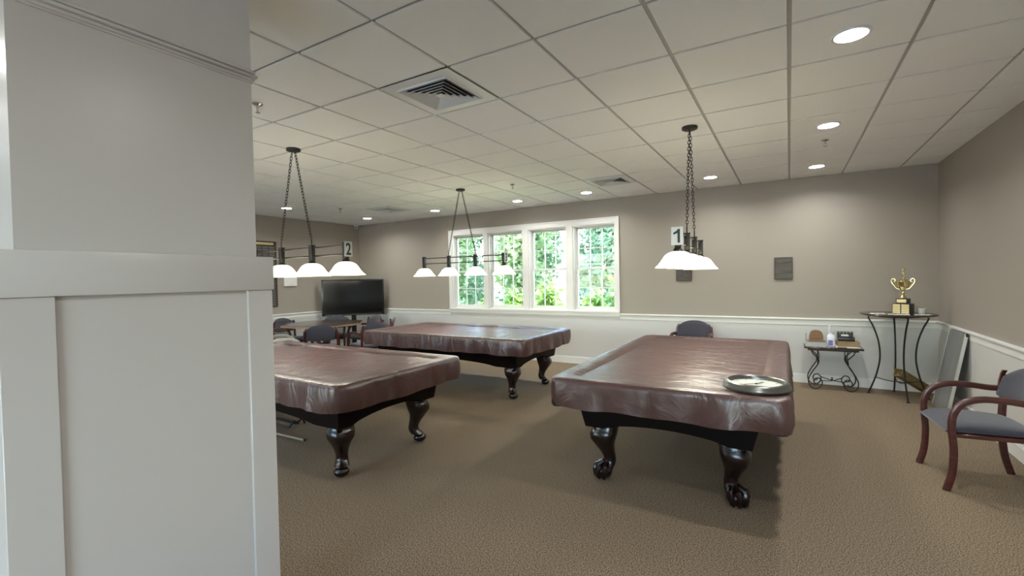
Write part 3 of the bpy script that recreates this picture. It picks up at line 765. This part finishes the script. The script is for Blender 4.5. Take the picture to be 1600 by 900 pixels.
# ================================================================== WALL PLAQUES
def plaque(label, y_or_x, z0, z1, wdt, wall, cols=2, rows=6, head=True):
    if wall == 'back': p = thing('award_plaque', label, 'plaque', (y_or_x, YB, (z0 + z1) / 2), 0, 'award plaques on the back wall')
    else: p = thing('award_plaque', label, 'plaque', (XL + .001, y_or_x, (z0 + z1) / 2), math.radians(90))
    h = (z1 - z0) / 2; w2 = wdt / 2
    MB().rbox(-w2, w2, -.020, 0, -h, h, .004, 1).build('board', m_plq, p)
    top = h - .02
    if head:
        MB().box(-w2 * .78, w2 * .78, -.023, -.020, top - .05, top - .005).build('header_plate', m_plate if wall == 'back' else m_brass, p); top -= .075
    pl = []
    for c_ in range(cols):
        cx = lerp(-w2 * .88, w2 * .88, (c_ + .5) / cols); cw = w2 * 1.76 / cols * .42
        for r_ in range(rows):
            z = lerp(top, -h + .02, (r_ + .5) / rows); hh = (top + h - .02) / rows * .36
            MB().box(cx - cw, cx + cw, -.0225, -.020, z - hh, z + hh).build('name_plate', (m_plate if (r_ * 7 + c_ * 3) % 4 else m_dimbr) if wall == 'back' else m_steel, p)
    return p
plaque('small dark wooden award plaque on the back wall below lamp number one', -1.418, 1.450, 1.76, .235, 'back', 2, 5)
plaque('dark wooden award plaque alone on the back wall, left of the trophy', -.068, 1.450, 1.765, .225, 'back', 2, 6)
plaque('tall plaque of many small plates on the left wall beside the white column', 5.26, 1.06, 2.36, .60, 'left', 4, 24)
th = thing('wall_panel', 'blank white square panel on the left wall beside the tall plaque', 'panel', (XL, 5.845, 1.60), math.radians(90))
MB().rbox(-.14, .14, -.035, 0, -.135, .11, .006, 1).build('cover', m_trim, th)
MB().rbox(-.02, .02, -.040, -.034, -.105, -.09, .002, 1).build('latch', m_vent, th)

# ================================================================== TROPHY TABLE (tall, round, iron legs)
bt = thing('bar_table', 'tall round dark table on curved iron legs in the right corner', 'table', (1.13, 7.24, 0))
MB().lathe([(1e-6, 1.0), (.36, 1.0), (.372, 1.006), (.375, 1.014), (.370, 1.022), (1e-6, 1.024)], n=48).build('table_top', m_tabw, bt)
for k, a in enumerate((162, 88, 0, -80)):
    a = math.radians(a); d = Vector((math.cos(a), math.sin(a), 0))
    pts = spline([d * .20 + Vector((0, 0, .985)), d * .27 + Vector((0, 0, .985)), d * .285 + Vector((0, 0, .955)), d * .235 + Vector((0, 0, .84)), d * .185 + Vector((0, 0, .66)), d * .172 + Vector((0, 0, .46)), d * .205 + Vector((0, 0, .26)), d * .255 + Vector((0, 0, .10)), d * .290 + Vector((0, 0, .012))], 4)
    MB().tube(pts, .0095, 8).lathe([(.018, 0), (.018, .008), (.008, .014)], (d.x * .290, d.y * .290, 0), 12).build('leg', m_iron, bt)
MB().tube([Vector((.20 * math.cos(t * PI / 12), .20 * math.sin(t * PI / 12), .985)) for t in range(24)], .008, 6, True).build('top_ring', m_iron, bt)
for a, b in ((162, 0), (88, -80)):
    p0 = Vector((math.cos(math.radians(a)), math.sin(math.radians(a)), 0)) * .222; p1 = Vector((math.cos(math.radians(b)), math.sin(math.radians(b)), 0)) * .222
    MB().tube(spline([p0 + Vector((0, 0, .215)), p0 * .5 + Vector((0, 0, .19)), Vector((0, 0, .186)), p1 * .5 + Vector((0, 0, .19)), p1 + Vector((0, 0, .215))], 4), .006, 6).build('stretcher', m_iron, bt)
ZT = 1.024
tp = thing('trophy', 'gold two-handled cup trophy on a black plated base', 'trophy', (1.165, 7.13, ZT), math.radians(-26))
MB().rbox(-.085, .085, -.075, .075, 0, .125, .004, 1).rbox(-.055, .055, -.055, .055, .125, .185, .003, 1).build('base', m_black, tp)
pt = MB()
for x in (-.042, .042): 
    for r_ in range(5): pt.box(x - .036, x + .036, -.0775, -.0752, .012 + r_ * .022, .030 + r_ * .022)
pt.box(-.045, .045, -.0575, -.0552, .137, .176); pt.build('name_plates', m_brass, tp)
MB().lathe([(.042, .185), (.044, .192), (.030, .205), (.020, .222), (.014, .236), (.020, .246), (.013, .256), (.012, .272), (.020, .285), (.022, .292), (.045, .312), (.060, .340), (.066, .370), (.068, .385), (.066, .387), (.060, .385), (1e-6, .385)], n=28).build('cup', m_gold, tp)
MB().lathe([(.060, .386), (.050, .400), (.028, .412), (.010, .420), (.008, .432), (.013, .440), (.006, .450), (1e-6, .452)], n=24).build('lid', m_gold, tp)
MB().tube(spline([(0, 0, .448), (.006, 0, .47), (.0, 0, .49), (-.004, 0, .51)], 4), [.007, .009, .010, .010, .011, .011, .010, .010, .010, .009, .008, .008, .007], 8).ball((-.004, 0, .524), .011, 10, 8).tube([(-.002, 0, .505), (.016, -.004, .522), (.022, -.006, .542)], .004, 6).tube([(-.004, 0, .505), (-.020, -.004, .500), (-.026, -.008, .515)], .004, 6).tube([(.002, 0, .455), (.012, 0, .445)], .005, 6).build('figure', m_gold, tp)
for s_ in (-1, 1):
    hp = spline([(.030 * s_, 0, .296), (.060 * s_, 0, .305), (.082 * s_, 0, .335), (.100 * s_, 0, .362), (.112 * s_, 0, .392), (.104 * s_, 0, .418), (.082 * s_, 0, .420), (.072 * s_, 0, .400), (.082 * s_, 0, .385)], 4)
    MB().tube(hp, 1, 8, flat=(.011, .0055), upv=(0, 1, 0)).build('handle', m_gold, tp)
cp = thing('cup', 'small white cup standing right of the trophy', 'cup', (1.335, 7.14, ZT))
MB().lathe([(.024, .001), (.028, .004), (.034, .03), (.043, .068), (.045, .070), (.041, .070), (.033, .032), (.026, .008), (1e-6, .007)], n=24).build('bowl', m_paper, cp)
MB().lathe([(.0445, .062), (.0465, .068), (.0465, .071), (.0445, .072)], n=24).build('rim', m_paper, cp)
def sheet(x, y, a, wx, wy, label, z=ZT, m=None, th_=.004):
    o = MB(); nseg = 8; vs = []
    for zz in (0, th_):
        for i in range(nseg + 1):
            for j in (0, 1): vs.append((lerp(-wx, wx, i / nseg), (-wy, wy)[j], zz + .003 * abs(math.sin(i * 1.1))))
    k = 2 * (nseg + 1); fs = []
    for i in range(nseg):
        a0 = 2 * i; fs += [(a0, a0 + 2, a0 + 3, a0 + 1), (k + a0, k + a0 + 1, k + a0 + 3, k + a0 + 2), (a0, k + a0, k + a0 + 2, a0 + 2), (a0 + 1, a0 + 3, k + a0 + 3, k + a0 + 1)]
    fs += [(0, 1, k + 1, k), (k - 2, 2 * k - 2, 2 * k - 1, k - 1)]
    o.add(vs, fs); q = o.build('paper_sheet', m or m_paper, loc=(x, y, z), rotz=a); return tag(q, label, 'paper', 'papers on the tall round table')
sheet(.92, 7.08, .15, .07, .05, 'white paper lying left of the trophy on the tall table')
sheet(1.10, 6.98, -.1, .10, .05, 'wide white paper lying right in front of the trophy base')
sheet(1.32, 7.01, .08, .07, .035, 'narrow white paper lying in front of the white cup')

# long square cardboard tube box leaning under the round table
bx = thing('long_box', 'long brown box with open end leaning under the tall round table', 'box', (1.40, 7.50, 0))
d = Vector((-.31, -.30, .232)); L_ = d.length; q = d.to_track_quat('Z', 'X').to_matrix().to_4x4(); q.translation = Vector((.055, .045, .062))
h = .046; ob = MB()
ob.box(-h, h, -h, h, 0, L_ - .02, q)
for a, b, c_, e in ((-h, h, -h, -h + .008), (-h, h, h - .008, h), (-h, -h + .008, -h + .008, h - .008), (h - .008, h, -h + .008, h - .008)): ob.box(a, b, c_, e, L_ - .02, L_ + .02, q)
ob.build('carton', m_boxy, bx)
MB().lathe([(.018, L_ - .018), (.018, L_ - .005), (.012, L_ - .005)], n=14, M=q).build('inner_tube', m_black, bx)

# grey folded board leaning on the right wall
lp = thing('leaning_board', 'thin grey board with pale edge leaning on the right wall behind the armchair', 'board', (1.40, 6.73, 0))
cr4 = [Vector((0, .27, .004)), Vector((0, -.27, .004)), Vector((.150, -.27, .878)), (Vector((.150, .27, .878)))]
nrm = (cr4[1] - cr4[0]).cross(cr4[2] - cr4[1]).normalized(); 
if nrm.x < 0: nrm = -nrm
vs = cr4 + [v + nrm * .022 for v in cr4]
MB().add(vs, [(0, 1, 2, 3), (7, 6, 5, 4), (0, 4, 5, 1), (1, 5, 6, 2), (2, 6, 7, 3), (3, 7, 4, 0)]).build('panel', m_grey, lp)
e = Vector((0, -.008, 0))
def slab(a, b, w_, m_, nm): 
    dd = (b - a).normalized(); s2 = nrm.cross(dd)
    vs = [a - nrm * .003, b - nrm * .003, b + nrm * .025, a + nrm * .025]; vs = vs + [v + s2 * w_ for v in vs]
    MB().add(vs, [(0, 1, 2, 3), (7, 6, 5, 4), (0, 4, 5, 1), (1, 5, 6, 2), (2, 6, 7, 3), (3, 7, 4, 0)]).build(nm, m_, lp)
slab(cr4[1], cr4[2], .009, m_alu, 'edge_trim'); slab(cr4[0], cr4[3], -.009, m_alu, 'edge_trim')
MB().tube([cr4[2] + nrm * .01 + Vector((0, 0, 0.0)), cr4[2] + nrm * .01 + Vector((.004, -.012, -.03))], .012, 8).build('hinge', m_black, lp)
fb = thing('folded_stand', 'black folded metal legs lying on the floor behind the leaning grey board', 'stand', (1.50, 6.38, 0))
MB().tube([(-.04, -.20, .012), (.03, .24, .012)], .009, 6).tube([(.05, -.22, .014), (-.01, .22, .03)], .009, 6).build('leg', m_black, fb)
MB().tube([(-.05, -.1, .028), (.06, -.08, .028)], .006, 6).tube([(-.06, -.17, .012), (.0, -.12, .045)], .004, 6).build('brace', m_alu, fb)

# ================================================================== SIDE TABLE with scrolled iron base
sx0 = .48; sy0 = 7.40
sdt = thing('side_table', 'low dark side table with scrolled iron base against the back wall', 'side table', (sx0, sy0, 0))
MB().rbox(-.315, .325, -.17, .20, .538, .562, .005, 1).rbox(-.275, .275, -.14, .17, .512, .540, .005, 1).build('table_top', m_tabw, sdt)
for s_ in (-1, 1):
    for yy in (-.13, .16):
        P = [(.235 * s_, yy, .512), (.215 * s_, yy, .47), (.155 * s_, yy, .40), (.165 * s_, yy, .33), (.23 * s_, yy, .22), (.268 * s_, yy, .12), (.245 * s_, yy, .035), (.185 * s_, yy, .009), (.13 * s_, yy, .045), (.115 * s_, yy, .105), (.15 * s_, yy, .150), (.195 * s_, yy, .135), (.205 * s_, yy, .09), (.172 * s_, yy, .07), (.155 * s_, yy, .092)]
        MB().tube(spline(P, 4), .0075, 6).build('leg', m_iron, sdt)
        P2 = [(.16 * s_, yy, .512), (.15 * s_, yy, .44), (.165 * s_, yy, .36), (.158 * s_, yy, .33)]
        MB().tube(spline(P2, 4), .006, 6).build('leg_scroll', m_iron, sdt)
MB().tube(spline([(-.125, -.13, .12), (0, 0.015, .10), (.125, .16, .12)], 5), .0055, 6).tube(spline([(-.125, .16, .12), (0, .015, .105), (.125, -.13, .12)], 5), .0055, 6).lathe([(.008, .10), (.012, .118), (.006, .128), (.011, .140), (1e-6, .15)], (0, .015, 0), 12).build('stretcher', m_iron, sdt)
ZS = .562
def at(dx, dy, z=0): return (sx0 + dx, sy0 + dy, ZS + z)
gp = 'magazines stacked on the low side table'
zz = 0
for k, (m_, hh, lab, a) in enumerate(((m_black, .012, 'dark magazine at the bottom of the stack on the side table', .0), (m_paper, .014, 'light grey magazine low in the stack, above the dark bottom one', .03),
                             (m_grey, .010, 'grey magazine in the middle of the stack on the side table', -.02), (m_paper, .012, 'pale magazine second from the top of the stack', .05), (m_grey, .010, 'grey magazine on top of the stack, under the brown rounded block', .0))):
    mg = thing('magazine', lab, 'magazine', at(-.185 + .004 * k, .02, zz), a, gp)
    MB().box(-.115, .115, -.14, .14, 0.0003, hh - .0005).build('pages', m_paper, mg)
    MB().box(-.118, .118, -.143, .143, hh - .0012, hh).box(-.118, .118, -.143, .143, 0, .0008).box(-.118, -.1152, -.143, .143, 0.0008, hh - .0012).build('cover', m_, mg)
    zz += hh
wb = thing('napkin_block', 'rounded brown wooden block on the magazine stack', 'block', at(-.175, .00, zz), .1)
Mx = Matrix.Rotation(PI / 2, 4, 'X')
pl = [(-.075, 0.012), (.075, .012), (.078, .07), (.066, .11)] + [(.062 * math.cos(t), .115 + .035 * math.sin(t)) for t in [PI * k / 8 for k in range(9)]] + [(-.078, .06)]
MB().prism(pl, -.035, .035, Mx).build('body', m_woodb, wb)
MB().rbox(-.09, .09, -.05, .05, 0, .012, .003, 1).build('base', m_woodb, wb)
kn = tag(MB().tube([(0, 0, .003), (.002, 0, .10)], .004, 8).ball((0, 0, .1), .005, 8, 6).lathe([(.012, 0), (.012, .004), (.004, .006)], n=12).build('pencil_stand', m_grey, loc=at(-.290, .0, zz)), 'thin upright grey rod at the left edge of the magazine stack', 'rod')
bo = thing('plastic_bottle', 'white plastic bottle with purple label on the side table', 'bottle', at(-.015, -.08, 0))
MB().rbox(-.045, .045, -.028, .028, 0, .150, .014, 3).rbox(-.036, .036, -.022, .022, .138, .166, .012, 3).build('body', m_bottle, bo)
MB().lathe([(.016, .16), (.016, .178), (.013, .182), (1e-6, .182)], n=16).build('cap', m_trim, bo)
MB().box(-.030, .018, -.0292, -.028, .022, .092).build('label', m_purple, bo)
b1 = thing('carton', 'tan cardboard carton on the right of the side table', 'box', at(.165, .00, .012), .05)
MB().rbox(-.115, .115, -.11, .11, 0, .064, .003, 1).build('body', m_card, b1)
MB().box(-.117, .117, -.112, .112, .058, .066).build('lid', m_card, b1)
tag(MB().rbox(-.13, .13, -.13, .13, 0, .012, .003, 1).build('paper_pad', m_paper, loc=at(.165, .0, 0)), 'pale flat pad under the tan carton on the side table', 'pad')
b2 = thing('black_case', 'black case stacked on the tan carton', 'case', at(.150, .01, .078))
MB().rbox(-.090, .090, -.08, .08, 0, .055, .006, 2).build('body', m_black, b2)
MB().box(-.091, .091, -.081, .081, .033, .036).build('lid_seam', m_grey, b2)
b3 = thing('ball_rack', 'black notched rack with white card on top of the black case', 'rack', at(.140, .0, .133))
rk = MB().rbox(-.085, .085, -.045, .045, 0, .045, .004, 1)
for k in range(5): rk.box(-.082 + k * .036, -.062 + k * .036, -.045, .045, .044, .064)
rk.build('body', m_black, b3); MB().box(-.045, .035, -.048, -.045, .010, .034).build('card', m_paper, b3)
tag(MB().rbox(-.05, .05, -.035, .035, 0, .010, .004, 1).box(-.03, .03, -.02, .02, .010, .0105).build('remote_control', m_black, loc=at(.10, -.132, 0)), 'small black flat box at the front edge of the side table', 'box')
rw = tag(MB().rbox(-.012, .012, -.014, 0, -.30, .0, .002, 1).box(-.012, .012, -.016, -.014, -.16, -.15).build('cable_raceway', m_trim, loc=(.47, YB - .008, .815)), 'white vertical cable cover on the wall behind the side table', 'cable cover')
